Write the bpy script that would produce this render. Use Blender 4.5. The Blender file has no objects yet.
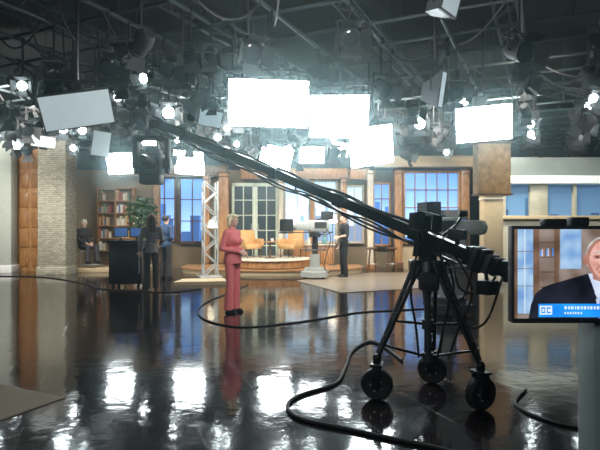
import bpy, bmesh, math, random
from mathutils import Vector, Matrix, Euler
random.seed(4)
D = bpy.data
SC = bpy.context.scene
COL = SC.collection
V = Vector
MATS = {}

def mat(name, col, rough=.5, metal=0., es=0., ecol=None, noise=.15, ns=6., bump=0., coat=0.):
    if name in MATS: return MATS[name]
    m = D.materials.new(name); m.use_nodes = True
    nt = m.node_tree; n = nt.nodes; l = nt.links
    p = n['Principled BSDF']
    tc = n.new('ShaderNodeTexCoord'); nz = n.new('ShaderNodeTexNoise')
    nz.inputs['Scale'].default_value = ns; nz.inputs['Detail'].default_value = 4
    l.new(tc.outputs['Object'], nz.inputs['Vector'])
    mx = n.new('ShaderNodeMix'); mx.data_type = 'RGBA'
    l.new(nz.outputs['Fac'], mx.inputs['Factor'])
    c = V(col)
    mx.inputs['A'].default_value = (*[max(0, x) for x in c*(1-noise)], 1)
    mx.inputs['B'].default_value = (*[min(1, x) for x in c*(1+noise)], 1)
    l.new(mx.outputs['Result'], p.inputs['Base Color'])
    p.inputs['Roughness'].default_value = rough
    p.inputs['Metallic'].default_value = metal
    p.inputs['Coat Weight'].default_value = coat
    if es:
        p.inputs['Emission Color'].default_value = (*(ecol or col), 1)
        p.inputs['Emission Strength'].default_value = es
    if bump:
        b = n.new('ShaderNodeBump'); b.inputs['Strength'].default_value = bump
        l.new(nz.outputs['Fac'], b.inputs['Height']); l.new(b.outputs['Normal'], p.inputs['Normal'])
    MATS[name] = m
    return m

def wood(name, c1, c2, scale=3., rough=.4, vert=True):
    if name in MATS: return MATS[name]
    m = mat(name, c1, rough); nt = m.node_tree; n = nt.nodes; l = nt.links
    tc = n.new('ShaderNodeTexCoord'); mp = n.new('ShaderNodeMapping')
    mp.inputs['Scale'].default_value = (scale*3, scale*3, scale*.4) if vert else (scale*.4, scale*3, scale*3)
    nz = n.new('ShaderNodeTexNoise'); nz.inputs['Scale'].default_value = 3; nz.inputs['Detail'].default_value = 6
    cr = n.new('ShaderNodeValToRGB'); e = cr.color_ramp.elements
    e[0].position = .35; e[0].color = (*c1, 1); e[1].position = .65; e[1].color = (*c2, 1)
    l.new(tc.outputs['Object'], mp.inputs['Vector']); l.new(mp.outputs['Vector'], nz.inputs['Vector'])
    l.new(nz.outputs['Fac'], cr.inputs['Fac']); l.new(cr.outputs['Color'], n['Principled BSDF'].inputs['Base Color'])
    return m

def brickmat(name, c1, c2, mortar, scale=3.):
    m = mat(name, c1, .8); nt = m.node_tree; n = nt.nodes; l = nt.links
    tc = n.new('ShaderNodeTexCoord'); sp = n.new('ShaderNodeSeparateXYZ'); ad = n.new('ShaderNodeMath'); cb = n.new('ShaderNodeCombineXYZ')
    l.new(tc.outputs['Object'], sp.inputs[0]); l.new(sp.outputs['X'], ad.inputs[0]); l.new(sp.outputs['Y'], ad.inputs[1])
    l.new(ad.outputs[0], cb.inputs['X']); l.new(sp.outputs['Z'], cb.inputs['Y'])
    b = n.new('ShaderNodeTexBrick'); b.inputs['Scale'].default_value = scale
    b.inputs['Color1'].default_value = (*c1, 1); b.inputs['Color2'].default_value = (*c2, 1); b.inputs['Mortar'].default_value = (*mortar, 1)
    b.inputs['Mortar Size'].default_value = .02
    l.new(cb.outputs[0], b.inputs['Vector']); l.new(b.outputs['Color'], n['Principled BSDF'].inputs['Base Color'])
    bp = n.new('ShaderNodeBump'); bp.inputs['Strength'].default_value = .6
    l.new(b.outputs['Fac'], bp.inputs['Height']); l.new(bp.outputs['Normal'], n['Principled BSDF'].inputs['Normal'])
    return m

class B:
    def __init__(s): s.bm = bmesh.new()
    def _fin(s, verts, m, M=None):
        if M is not None: bmesh.ops.transform(s.bm, matrix=M, verts=verts)
        fs = set()
        for v in verts: fs.update(v.link_faces)
        for f in fs: f.material_index = m; f.smooth = True
        return list(fs)
    def box(s, c, size, r=(0, 0, 0), m=0, bev=0., R=None):
        M = Matrix.Translation(c) @ (R if R is not None else Euler(r).to_matrix().to_4x4()) @ Matrix.Diagonal((*size, 1))
        r_ = bmesh.ops.create_cube(s.bm, size=1)
        fs = s._fin(r_['verts'], m, M)
        if bev:
            es = set()
            for f in fs: es.update(f.edges)
            o = bmesh.ops.bevel(s.bm, geom=list(es), offset=bev, segments=2, affect='EDGES', profile=.5)
            for f in o['faces']: f.material_index = m; f.smooth = True
        return s
    def cyl(s, a, b, r1, r2=None, n=12, m=0):
        a = V(a); b = V(b); r2 = r1 if r2 is None else r2
        d = b-a; L = d.length
        M = Matrix.Translation((a+b)/2) @ d.to_track_quat('Z', 'Y').to_matrix().to_4x4()
        r_ = bmesh.ops.create_cone(s.bm, cap_ends=True, segments=n, radius1=r1, radius2=r2, depth=L)
        s._fin(r_['verts'], m, M); return s
    def sph(s, c, r, sc=(1, 1, 1), n=12, m=0, rot=(0, 0, 0)):
        M = Matrix.Translation(c) @ Euler(rot).to_matrix().to_4x4() @ Matrix.Diagonal((r*sc[0], r*sc[1], r*sc[2], 1))
        r_ = bmesh.ops.create_uvsphere(s.bm, u_segments=n, v_segments=max(6, n*2//3), radius=1)
        s._fin(r_['verts'], m, M); return s
    def cap(s, a, b, r1, r2, n=12, m=0):
        s.cyl(a, b, r1, r2, n, m); s.sph(a, r1, n=n, m=m); s.sph(b, r2, n=n, m=m); return s
    def tube(s, pts, r, n=8, m=0, sub=6):
        pts = [V(p) for p in pts]
        P = []
        for i in range(len(pts)-1):
            p0 = pts[max(i-1, 0)]; p1 = pts[i]; p2 = pts[i+1]; p3 = pts[min(i+2, len(pts)-1)]
            for k in range(sub):
                t = k/sub
                P.append(.5*((2*p1)+(p2-p0)*t+(2*p0-5*p1+4*p2-p3)*t*t+(3*p1-p0-3*p2+p3)*t**3))
        P.append(pts[-1])
        rings = []
        for i, p in enumerate(P):
            d = (P[min(i+1, len(P)-1)]-P[max(i-1, 0)]).normalized()
            up = V((0, 0, 1)) if abs(d.z) < .9 else V((1, 0, 0))
            x = d.cross(up).normalized(); y = x.cross(d)
            rings.append([s.bm.verts.new(p+(x*math.cos(a)+y*math.sin(a))*r) for a in [2*math.pi*k/n for k in range(n)]])
        for i in range(len(rings)-1):
            for k in range(n):
                f = s.bm.faces.new((rings[i][k], rings[i][(k+1) % n], rings[i+1][(k+1) % n], rings[i+1][k])); f.smooth = True; f.material_index = m
        for q in (rings[0], rings[-1]):
            f = s.bm.faces.new(q); f.material_index = m
        return s
    def lathe(s, prof, c=(0, 0, 0), n=24, m=0, axis='Z'):
        R = {'Z': Matrix.Identity(4), 'X': Matrix.Rotation(math.pi/2, 4, 'Y'), 'Y': Matrix.Rotation(-math.pi/2, 4, 'X')}[axis]
        M = Matrix.Translation(c) @ R
        rings = [[s.bm.verts.new(M @ V((r*math.cos(2*math.pi*k/n), r*math.sin(2*math.pi*k/n), z))) for k in range(n)] for r, z in prof]
        for i in range(len(rings)-1):
            for k in range(n):
                f = s.bm.faces.new((rings[i][k], rings[i][(k+1) % n], rings[i+1][(k+1) % n], rings[i+1][k])); f.smooth = True; f.material_index = m
        for q in (rings[0], rings[-1]):
            f = s.bm.faces.new(q); f.material_index = m
        return s
    def prism(s, pts, z0, z1, m=0, plane='XY'):
        def mk(x, y, z): return (x, y, z) if plane == 'XY' else (x, z, y)
        a = [s.bm.verts.new(mk(x, y, z0)) for x, y in pts]; b = [s.bm.verts.new(mk(x, y, z1)) for x, y in pts]
        fs = [s.bm.faces.new(a), s.bm.faces.new(b)]
        k = len(pts)
        for i in range(k): fs.append(s.bm.faces.new((a[i], a[(i+1) % k], b[(i+1) % k], b[i])))
        for f in fs: f.material_index = m; f.smooth = True
        return s
    def mesh(s, name):
        bmesh.ops.recalc_face_normals(s.bm, faces=s.bm.faces[:])
        me = D.meshes.new(name); s.bm.to_mesh(me); s.bm.free()
        me.set_sharp_from_angle(angle=math.radians(35))
        return me

def obj(b, name, mats, parent=None, loc=(0, 0, 0), rot=(0, 0, 0), label=None, cat=None, kind=None, group=None):
    me = b.mesh(name) if isinstance(b, B) else b
    o = D.objects.new(name, me); COL.objects.link(o)
    for m in (mats if isinstance(mats, (list, tuple)) else [mats]): me.materials.append(m)
    o.parent = parent; o.location = loc; o.rotation_euler = rot
    if label: o['label'] = label
    if cat: o['category'] = cat
    if kind: o['kind'] = kind
    if group: o['group'] = group
    return o

def thing(name, label, cat, loc, rz=0., group=None, rot=None):
    o = D.objects.new(name, None); COL.objects.link(o); o.empty_display_size = .2
    o.location = loc; o.rotation_euler = rot or (0, 0, rz); o['label'] = label; o['category'] = cat
    if group: o['group'] = group
    return o

def dup(o, loc, rot, label=None):
    def rec(x, par):
        c = x.copy(); COL.objects.link(c)
        if par: c.parent = par
        for k in list(x.children): rec(k, c)
        return c
    c = rec(o, None); c.location = loc; c.rotation_euler = rot
    if label: c['label'] = label
    return c

# ---------- materials ----------
BLK = mat('black_metal', (.012, .013, .016), .35, .3)
BLK2 = mat('black_plastic', (.015, .017, .02), .55)
MBLK = mat('matte_black_housing', (.008, .009, .011), .75)
RUB = mat('rubber', (.011, .011, .013), .7)
DGR = mat('dark_grey_metal', (.065, .072, .08), .4, .4)
MET = mat('aluminium', (.5, .52, .54), .35, .6)
STEEL = mat('dull_steel', (.06, .078, .088), .4, .4)
LGR = mat('light_grey_enamel', (.4, .43, .42), .4)
WHT = mat('white_paint', (.75, .77, .78), .5)
CREAM = mat('cream_paint', (.6, .56, .46), .6)
TAN = mat('tan_paint', (.22, .17, .105), .6)
WOOD = wood('oak', (.24, .115, .042), (.48, .26, .11))
WOODD = wood('walnut', (.08, .04, .018), (.17, .09, .04))
BRONZE = mat('bronze_cladding', (.34, .21, .09), .5, 0, noise=.9, ns=7, bump=.3)
LIT = mat('lit_diffuser', (1, 1, 1), .6, es=30, ecol=(.86, .98, 1), noise=0)
LITD = mat('dim_diffuser', (.5, .56, .6), .6, es=.28, ecol=(.75, .95, 1), noise=.05)  # faint glow is put into unlit panels and reflector cards too
LENS = mat('lit_fresnel_lens', (1, 1, 1), .3, es=42, ecol=(.85, .98, 1), noise=0)
GLS = mat('dark_glass', (.02, .025, .03), .08)
STONE = brickmat('stacked_stone', (.42, .4, .32), (.25, .24, .19), (.12, .12, .1), 4.)
DRAPE = mat('grey_drape', (.42, .46, .42), .8, bump=.2)

# ---------- room ----------
def floor_mat():
    m = mat('polished_dark_floor', (.012, .0095, .011), .12, noise=.35, ns=.9)
    nt = m.node_tree; n = nt.nodes; l = nt.links; p = n['Principled BSDF']
    tc = n.new('ShaderNodeTexCoord')
    a = n.new('ShaderNodeTexNoise'); a.inputs['Scale'].default_value = 1.1; a.inputs['Detail'].default_value = 5
    l.new(tc.outputs['Object'], a.inputs['Vector'])
    mr = n.new('ShaderNodeMapRange'); mr.inputs['From Min'].default_value = .3; mr.inputs['From Max'].default_value = .7
    mr.inputs['To Min'].default_value = .05; mr.inputs['To Max'].default_value = .13
    l.new(a.outputs['Fac'], mr.inputs['Value']); l.new(mr.outputs['Result'], p.inputs['Roughness'])
    br = n.new('ShaderNodeTexBrick'); br.offset = 0; br.inputs['Scale'].default_value = 1.0
    br.inputs['Brick Width'].default_value = .6; br.inputs['Row Height'].default_value = .6; br.inputs['Mortar Size'].default_value = .006
    mp = n.new('ShaderNodeMapping'); mp.inputs['Rotation'].default_value = (0, 0, -.35)
    l.new(tc.outputs['Object'], mp.inputs['Vector']); l.new(mp.outputs['Vector'], br.inputs['Vector'])
    b1 = n.new('ShaderNodeBump'); b1.inputs['Strength'].default_value = .25; b1.inputs['Distance'].default_value = .01
    l.new(br.outputs['Fac'], b1.inputs['Height'])
    w = n.new('ShaderNodeTexNoise'); w.inputs['Scale'].default_value = 6.; w.inputs['Detail'].default_value = 3
    l.new(tc.outputs['Object'], w.inputs['Vector'])
    b2 = n.new('ShaderNodeBump'); b2.inputs['Strength'].default_value = .12; b2.inputs['Distance'].default_value = .02
    l.new(w.outputs['Fac'], b2.inputs['Height']); l.new(b1.outputs['Normal'], b2.inputs['Normal'])
    l.new(b2.outputs['Normal'], p.inputs['Normal'])
    return m
obj(B().box((1.2, 9.5, -.05), (24, 26, .1)), 'floor', floor_mat(), kind='structure')
CEIL = mat('ceiling_paint', (.006, .01, .012), .9, noise=.6, ns=1.5)
WALLM = mat('studio_wall_paint', (.018, .026, .034), .85, noise=.3, ns=2)
obj(B().box((1.2, 9.5, 6.55), (24, 26, .1)), 'ceiling', CEIL, kind='structure')
obj(B().box((1.2, 22.55, 3.25), (24, .1, 6.5)), 'wall_back', WALLM, kind='structure')
obj(B().box((-10.85, 9.5, 3.25), (.1, 26, 6.5)), 'wall_left', WALLM, kind='structure')
obj(B().box((13.25, 9.5, 3.25), (.1, 26, 6.5)), 'wall_right', WALLM, kind='structure')

def city(name, sky, low, bcol, st=1., sc=2.):
    m = D.materials.new(name); m.use_nodes = True; nt = m.node_tree; n = nt.nodes; l = nt.links
    p = n['Principled BSDF']; tc = n.new('ShaderNodeTexCoord'); sp = n.new('ShaderNodeSeparateXYZ'); l.new(tc.outputs['Object'], sp.inputs[0])
    mr = n.new('ShaderNodeMapRange'); mr.inputs['From Min'].default_value = .8; mr.inputs['From Max'].default_value = 3.2
    l.new(sp.outputs['Z'], mr.inputs['Value'])
    g = n.new('ShaderNodeMix'); g.data_type = 'RGBA'; g.inputs['A'].default_value = (*low, 1); g.inputs['B'].default_value = (*sky, 1)
    l.new(mr.outputs['Result'], g.inputs['Factor'])
    def towers(prev, scale, hmax, hmin, col):
        fl = n.new('ShaderNodeMath'); fl.operation = 'MULTIPLY'; fl.inputs[1].default_value = scale; l.new(sp.outputs['X'], fl.inputs[0])
        f2 = n.new('ShaderNodeMath'); f2.operation = 'FLOOR'; l.new(fl.outputs[0], f2.inputs[0])
        wn = n.new('ShaderNodeTexWhiteNoise'); wn.noise_dimensions = '1D'; l.new(f2.outputs[0], wn.inputs['W'])
        h = n.new('ShaderNodeMath'); h.operation = 'MULTIPLY_ADD'; h.inputs[1].default_value = hmax; h.inputs[2].default_value = hmin; l.new(wn.outputs['Value'], h.inputs[0])
        gt = n.new('ShaderNodeMath'); gt.operation = 'GREATER_THAN'; l.new(h.outputs[0], gt.inputs[0]); l.new(sp.outputs['Z'], gt.inputs[1])
        b = n.new('ShaderNodeMix'); b.data_type = 'RGBA'; b.inputs['B'].default_value = (*col, 1)
        l.new(prev, b.inputs['A']); l.new(gt.outputs[0], b.inputs['Factor'])
        return b.outputs['Result']
    mid = tuple((a*.45+c*.55) for a, c in zip(sky, bcol))
    o1 = towers(g.outputs['Result'], sc*1.7, 1.3, 1.1, mid)
    o2 = towers(o1, sc, 1.2, .8, bcol)
    l.new(o2, p.inputs['Emission Color']); l.new(o2, p.inputs['Base Color'])
    p.inputs['Emission Strength'].default_value = st; p.inputs['Roughness'].default_value = .25
    return m
CITY = city('city_backdrop', (.08, .24, .66), (.4, .66, .92), (.04, .1, .28), 1.15, 3.3)
CITY2 = city('pale_backdrop', (.3, .52, .78), (.8, .92, .95), (.16, .22, .34), 1.15, 4)

def window(i, x0, x1, z0, z1, y, nx, nz, fr, pane, fw=.08):
    b = B()
    b.box(((x0+x1)/2, y+.06, (z0+z1)/2), (x1-x0, .02, z1-z0), m=1)
    for x in (x0, x1): b.box((x, y, (z0+z1)/2), (fw, .12, z1-z0+fw), m=0, bev=.008)
    for z in (z0, z1): b.box(((x0+x1)/2, y, z), (x1-x0, .12, fw), m=0, bev=.008)
    for k in range(1, nx): b.box((x0+(x1-x0)*k/nx, y, (z0+z1)/2), (fw*.4, .07, z1-z0), m=0)
    for k in range(1, nz): b.box(((x0+x1)/2, y, z0+(z1-z0)*k/nz), (x1-x0, .07, fw*.4), m=0)
    obj(b, 'window_%d' % i, [fr, pane], kind='structure')
window(1, -5.25, -4.45, 1.0, 3.2, 18.6, 2, 3, WOODD, CITY)
window(2, -4.3, -3.4, .9, 3.2, 18.6, 2, 3, WOODD, CITY)
window(3, -.55, .35, .9, 3.1, 18.6, 2, 1, CREAM, CITY2)
window(4, .5, 1.3, .9, 3.1, 18.6, 2, 1, CREAM, CITY2)
window(5, 2.6, 3.2, .8, 3.0, 18.5, 2, 4, WOOD, CITY)
window(6, 3.6, 5.5, .9, 3.35, 18.0, 5, 4, WOOD, CITY, .07)
window(7, 1.65, 2.25, .9, 2.9, 18.6, 2, 1, CREAM, CITY2)
PALETAN = mat('pale_tan_paint', (.44, .35, .22), .6)  # plain pale tan paint for sill, beam, platforms and ledge
obj(B().box((-2.4, 18.85, 1.75), (16.6, .2, 3.5)), 'wall_scenery', TAN, kind='structure')
obj(B().box((4.65, 18.25, .43), (2.3, .3, .86)).box((4.65, 18.22, .87), (2.4, .45, .04)), 'wall_window_sill', PALETAN, kind='structure')
def beam(name, c, s, m, label, r=(0, 0, 0)):
    obj(B().box((0, 0, 0), s, bev=.015).box((0, 0, -s[2]/2-.02), (s[0]+.06, s[1]+.06, .04)).box((0, 0, s[2]/2+.02), (s[0]+.06, s[1]+.06, .04)), name, m, loc=c, rot=r, label=label, cat='beam')
beam('header_beam', (-4.5, 18.4, 3.42), (3.8, .3, .3), WOODD, 'dark wooden header beam above blue scenery windows')
beam('header_beam', (-.2, 18.3, 3.32), (3.7, .3, .28), WOOD, 'light oak header beam above pale framed windows')
beam('header_beam', (4.3, 17.7, 3.66), (3.6, .5, .28), PALETAN, 'wide tan header beam over the large city window')
beam('header_beam', (2.2, 18.3, 3.3), (.9, .3, .25), WOOD, 'oak header beam over a narrow opening')
def column(x, y, w, d, h, m, m2, label):
    t = thing('column', label, 'column', (x, y, 0))
    obj(B().box((0, 0, h/2), (w, d, h), bev=.012), 'shaft', m, t)
    obj(B().box((0, 0, .12), (w+.06, d+.06, .24), bev=.01), 'plinth', m2, t)
    obj(B().box((0, 0, h+.03), (w+.08, d+.08, .06), bev=.01).box((0, 0, h-.12), (w+.04, d+.04, .04), bev=.005), 'cap_moulding', m2, t)
for x, w, h, m, lab in ((-5.0, .2, 3.2, WOOD, 'oak column beside blue scenery window'), (-3.22, .2, 3.2, WOOD, 'slim oak column between windows'),
                    (-2.62, .32, 3.3, WOOD, 'wide oak column beside glass doors'), (-.66, .16, 3.1, CREAM, 'narrow cream column'), (.43, .12, 3.1, WOOD, 'thin oak column between pale windows'),
                    (1.5, .2, 3.1, WOOD, 'oak column beside pale window'), (2.42, .2, 3.4, CREAM, 'cream column between two narrow windows'),
                    (3.38, .26, 3.4, WOOD, 'oak column at the edge of city window'), (5.68, .28, 3.4, WOOD, 'oak column at the far edge of city window')):
    column(x, (18.42 if x == .43 else 17.95) if x > -4.9 else 18.2, w, .2 if x == .43 else .24, h, m, WOODD if m is WOOD else WOOD, lab)
column(-7.55, 16.2, .85, .8, 4.15, STONE, STONE, 'square column of grey stacked stone')
column(-9.42, 16.6, .6, .4, 4.1, DRAPE, WHT, 'pale grey fabric-covered column')
t = thing('tall_door', 'tall panelled oak door standing against wall', 'door', (-8.8, 17.0, 0))
obj(B().box((0, 0, 2.0), (.85, .08, 4.0), bev=.01), 'door_leaf', WOOD, t)
b = B()
for r in range(6):
    for c in range(2): b.box((-.2+.4*c, -.055, .4+.64*r), (.3, .03, .5), bev=.02)
obj(b, 'raised_panels', wood('oak_dark', (.2, .09, .03), (.36, .18, .07)), t)
obj(B().cyl((.34, -.05, 1.0), (.34, -.13, 1.0), .015).sph((.34, -.14, 1.0), .03), 'door_knob', MET, t)

MINT = mat('mint_white_frame', (.6, .68, .56), .5)
PGL = mat('dim_glass_pane', (.05, .075, .085), .1)
for k, x in enumerate((-1.98, -1.17)):
    t = thing('glass_door', 'pale mint framed glass door with gridded panes', 'door', (x, 18.2, .17), 0)
    b = B()
    for sx in (-.36, .36): b.box((sx, 0, 1.4), (.09, .06, 2.8), bev=.008)
    for z in (.06, 2.76): b.box((0, 0, z), (.8, .06, .12), bev=.008)
    obj(b, 'frame', MINT, t)
    b = B()
    b.box((0, 0, 1.4), (.035, .04, 2.6))
    for q in range(1, 5): b.box((0, 0, .1+q*.53), (.7, .04, .035))
    obj(b, 'glazing_bars', MINT, t)
    obj(B().box((0, .02, 1.4), (.7, .012, 2.6)), 'glass_pane', PGL, t)
    obj(B().cyl((.28*(1 if k == 0 else -1), -.08, 1.15), (.28*(1 if k == 0 else -1), -.08, 1.4), .012), 'door_handle', MET, t)

# stage
PLF = wood('platform_wood', (.36, .18, .07), (.54, .31, .15), 2, .3, False)
pts = [(2.9*math.cos(a), -1.5*math.sin(a)) for a in [math.pi*k/32 for k in range(33)]]
pts = pts + [(-2.9, .9), (2.9, .9)]
t = thing('stage_platform', 'low curved wooden stage platform with pale edge', 'platform', (-.9, 16.9, 0))
obj(B().prism(pts, .0, .13), 'riser', PALETAN, t)
obj(B().prism([(x*1.015, y*1.02 if y < 0 else y) for x, y in pts], .13, .17), 'deck', PLF, t)
obj(B().box((-6.2, 17.4, .07), (2.4, 1.5, .14), bev=.01), 'side_platform', PALETAN, label='low tan platform beneath seated man', cat='platform')
obj(B().prism([(-3.15, 12.9), (-1.75, 13.2), (-2.1, 14.0), (-3.1, 13.8)], 0, .08), 'floor_riser', PALETAN, label='thin pale wooden riser lying on dark floor', cat='platform')
t = thing('round_platform', 'round raised oak platform holding armchairs', 'platform', (-.95, 16.75, .17))
obj(B().lathe([(1.25, 0), (1.25, .24)], n=48), 'riser', WOOD, t)
obj(B().lathe([(1.28, .24), (1.3, .26), (1.28, .29)], n=48), 'deck', CREAM, t)
obj(B().lathe([(1.265, .0), (1.265, .04)], n=48), 'kick_rail', WOODD, t)
TANF = mat('tan_floor_covering', (.23, .19, .14), .3)
obj(B().prism([(-.1, 14.0), (.9, 11.4), (2.9, 12.3), (4.6, 16.6), (2.2, 16.4)], 0, .012), 'floor_covering', TANF, label='smooth tan floor covering laid over black floor', cat='rug')
RUG = mat('beige_mat', (.15, .125, .085), .7)
obj(B().prism([(-1.99, 4.41), (-3.8, 5.27), (-4.3, 4.2), (-2.5, 3.35)], 0, .008), 'floor_mat', RUG, label='thin beige floor mat on polished floor', cat='mat')

def armchair(loc, rz, col):
    t = thing('armchair', 'tan upholstered armchair with wooden legs', 'chair', loc, rz)
    obj(B().box((0, 0, .36), (.6, .56, .16), bev=.04), 'seat', col, t)
    obj(B().box((0, .27, .62), (.6, .12, .55), (-.12, 0, 0), bev=.05), 'backrest', col, t)
    for s in (-1, 1): obj(B().box((.31*s, 0, .48), (.1, .56, .26), bev=.04), 'armrest', col, t)
    for sx in (-.24, .24):
        for sy in (-.22, .22): obj(B().cyl((sx, sy, 0), (sx, sy, .3), .018, .028), 'leg', WOODD, t)
UP = mat('tan_upholstery', (.55, .33, .14), .8)
ZP = .46
armchair((-1.6, 16.85, ZP), .6, UP); armchair((-.3, 16.85, ZP), -.6, UP)
t = thing('side_table', 'small round wooden table between armchairs', 'table', (-.95, 16.5, ZP))
obj(B().lathe([(.25, .5), (.27, .51), (.27, .53), (.25, .54)], n=28), 'table_top', WOOD, t)
obj(B().cyl((0, 0, .02), (0, 0, .5), .03), 'pedestal', WOODD, t)
obj(B().lathe([(.18, 0), (.17, .02), (.03, .03)], n=24), 'base', WOODD, t)
obj(B().lathe([(.03, 0), (.045, .01), (.05, .09), (.045, .09), (.04, .02)], n=18), 'mug', WHT, loc=(-.88, 16.45, ZP+.54), label='white mug on small round table', cat='mug')
LSH = mat('lamp_shade', (.9, .85, .7), .7, es=3.5)
for x, y, z in ((1.1, 17.5, .17), (-2.95, 17.55, .0), (-5.55, 17.9, .14)):
    t = thing('floor_lamp', 'slim floor lamp with glowing cream shade', 'lamp', (x, y, z))
    obj(B().lathe([(.14, 0), (.13, .02), (.02, .03)], n=20), 'base', DGR, t)
    obj(B().cyl((0, 0, .02), (0, 0, 1.5), .012), 'pole', DGR, t)
    obj(B().lathe([(.16, 1.42), (.12, 1.68), (.115, 1.68), (.155, 1.42)], n=24), 'lamp_shade', LSH, t)
t = thing('credenza', 'low wooden credenza beneath pale windows', 'cabinet', (.45, 18.1, 0))
obj(B().box((0, 0, .42), (1.5, .4, .8), bev=.015), 'body', WOODD, t)
obj(B().box((0, 0, .84), (1.56, .44, .04), bev=.008), 'top', CREAM, t)
for s in (-1, 0, 1): obj(B().box((s*.49, -.21, .42), (.45, .02, .64), bev=.008), 'door', WOOD, t)
VAS = mat('teal_ceramic', (.1, .3, .32), .25)
for x, h in ((.05, .32), (.3, .2), (.85, .28)):
    obj(B().lathe([(.05, 0), (.08, h*.35), (.05, h*.75), (.035, h*.85), (.05, h), (.04, h), (.03, h*.84)], n=20), 'vase', VAS if x != .3 else CREAM, loc=(x, 18.1, .86), label='small ceramic vase standing on credenza', cat='vase')
t = thing('wall_picture', 'framed pale print on tan wall', 'picture', (-2.98, 18.72, 2.2))
obj(B().box((0, 0, 0), (.3, .04, .42), bev=.008), 'frame', WOODD, t)
obj(B().box((0, -.022, 0), (.24, .006, .36)), 'print', mat('pale_print', (.5, .55, .5), .5, noise=.6, ns=5), t)
for x, y in ((2.35, 16.9), (3.0, 17.0)):
    t = thing('bar_stool', 'dark wooden bar stool near city window', 'stool', (x, y, 0))
    obj(B().lathe([(.16, .72), (.18, .74), (.18, .77), (.15, .79)], n=24), 'seat', WOODD, t)
    for k in range(4): obj(B().cyl((.19*math.cos(k*1.57+.78), .19*math.sin(k*1.57+.78), 0), (.1*math.cos(k*1.57+.78), .1*math.sin(k*1.57+.78), .73), .016), 'leg', WOODD, t)
    obj(B().tube([(.165*math.cos(k*.785), .165*math.sin(k*.785), .25) for k in range(9)], .009, 6), 'foot_ring', MET, t)

def bookcase(x0, y0, cols, label):
    t = thing('bookcase', label, 'bookcase', (x0, y0, 0))
    W_ = .62*cols
    b = B()
    for k in range(cols+1): b.box((-W_/2+.62*k, 0, 1.42), (.05, .32, 2.84), bev=.005)
    obj(b, 'upright', WOOD, t)
    for k in range(7): obj(B().box((0, 0, .17+.44*k), (W_+.02, .32, .04), bev=.004), 'shelf', WOOD, t)
    obj(B().box((0, .15, 1.42), (W_, .02, 2.8)), 'back_panel', TAN, t)
    for r in range(1, 6):
        for half in range(cols):
            x = -W_/2+.04+.62*half
            for k in range(random.choice([3, 5, 6])):
                w = random.uniform(.045, .085); h = random.uniform(.2, .34)
                bk = B().box((0, 0, h/2), (w, .2, h), bev=.005).box((0, .004, h/2), (w*.75, .2, h+.004), m=1)
                obj(bk, 'book', [random.choice(bc), WHT], loc=(x0+x+w/2, y0-.05, .17+.44*r+.0205), label='upright book on bookcase shelf', cat='book', group='books on the bookcase shelves')
                x += w+.006
bc = [mat('book_%d' % i, c, .6) for i, c in enumerate([(.6, .55, .42), (.3, .1, .07), (.1, .16, .26), (.75, .75, .7), (.2, .28, .2), (.55, .4, .22), (.65, .62, .55)])]
bookcase(-6.5, 18.45, 2, 'warm brown open bookcase filled with books')

def truss(x, y, z, h, w, label, r=.022):
    t = thing('truss_tower', label, 'truss', (x, y, z), .35)
    M_ = mat('silver_truss_metal', (.5, .53, .53), .35, .3)
    obj(B().box((0, 0, .02), (w+.25, w+.25, .04), bev=.005), 'base_plate', M_, t)
    for sx in (-1, 1):
        for sy in (-1, 1): obj(B().cyl((sx*w/2, sy*w/2, .03), (sx*w/2, sy*w/2, h), r), 'chord', M_, t)
    b = B(); n = int(h/.32)
    for k in range(n):
        z0 = .05+k*h/n; z1 = min(h, z0+h/n); s = 1 if k % 2 else -1
        for q in (-1, 1):
            b.cyl((s*w/2, q*w/2, z0), (-s*w/2, q*w/2, z1), .016, n=6)
            b.cyl((q*w/2, s*w/2, z0), (q*w/2, -s*w/2, z1), .016, n=6)
    obj(b, 'diagonal_bracing', M_, t)
truss(-2.6, 15.0, 0, 2.75, .38, 'silver lattice tower standing at stage edge')
truss(6.1, 16.5, 0, 3.4, .3, 'silver lattice tower beside wooden column')

t = thing('hanging_panel', 'mottled brown-gold box panel hung on two rods', 'panel', (4.42, 12.0, 2.19))
obj(B().box((0, 0, .58), (.74, .4, 1.16), bev=.02), 'bronze_box', BRONZE, t)
obj(B().box((0, 0, 1.18), (.8, .46, .05)), 'top_trim', WOODD, t)
obj(B().box((0, 0, 0), (.8, .46, .04)), 'bottom_trim', WOODD, t)
for s in (-.25, .25): obj(B().cyl((s, 0, 1.2), (s, 0, 2.56), .012), 'hanger_rod', STEEL, t)
column(5.0, 13.6, .5, .35, 2.3, PALETAN, CREAM, 'short tan column with cream mouldings')

FACADE = mat('beige_facade_paint', (.4, .39, .3), .6)  # plain beige paint of the facade panels and mullions
t = thing('set_facade', 'beige news set facade with blue panels', 'scenery', (8.3, 14.8, 0))
obj(B().box((0, 0, .85), (5.2, .15, 1.7)), 'lower_panel', FACADE, t)
obj(B().box((0, -.05, 1.72), (5.3, .3, .1), bev=.01), 'ledge', PALETAN, t)
obj(B().box((0, -.1, 2.78), (5.3, .35, .22), bev=.02), 'glowing_fascia', mat('glowing_fascia', (.75, .82, .76), .5, es=.3), t)  # brightness painted in as a weak glow; the fascia is no lamp
obj(B().box((0, 0, 3.15), (5.2, .15, .55), bev=.01), 'upper_panel', mat('upper_panel_paint', (.16, .19, .18), .6), t)
for k in range(6): obj(B().box((-2.55+k*1.02, 0, 2.25), ((.16, .5, .1)[k % 3], .15, 1.0), bev=.005), 'mullion', FACADE, t)
obj(B().box((0, .05, 2.25), (5.2, .03, 1.0)), 'glazed_band', city('dusk_backdrop', (.06, .14, .26), (.14, .26, .42), (.03, .06, .13), .45, 2.5), t)
SCRB = mat('blue_display', (.02, .05, .14), .2, es=.5, ecol=(.08, .2, .5))
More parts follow.
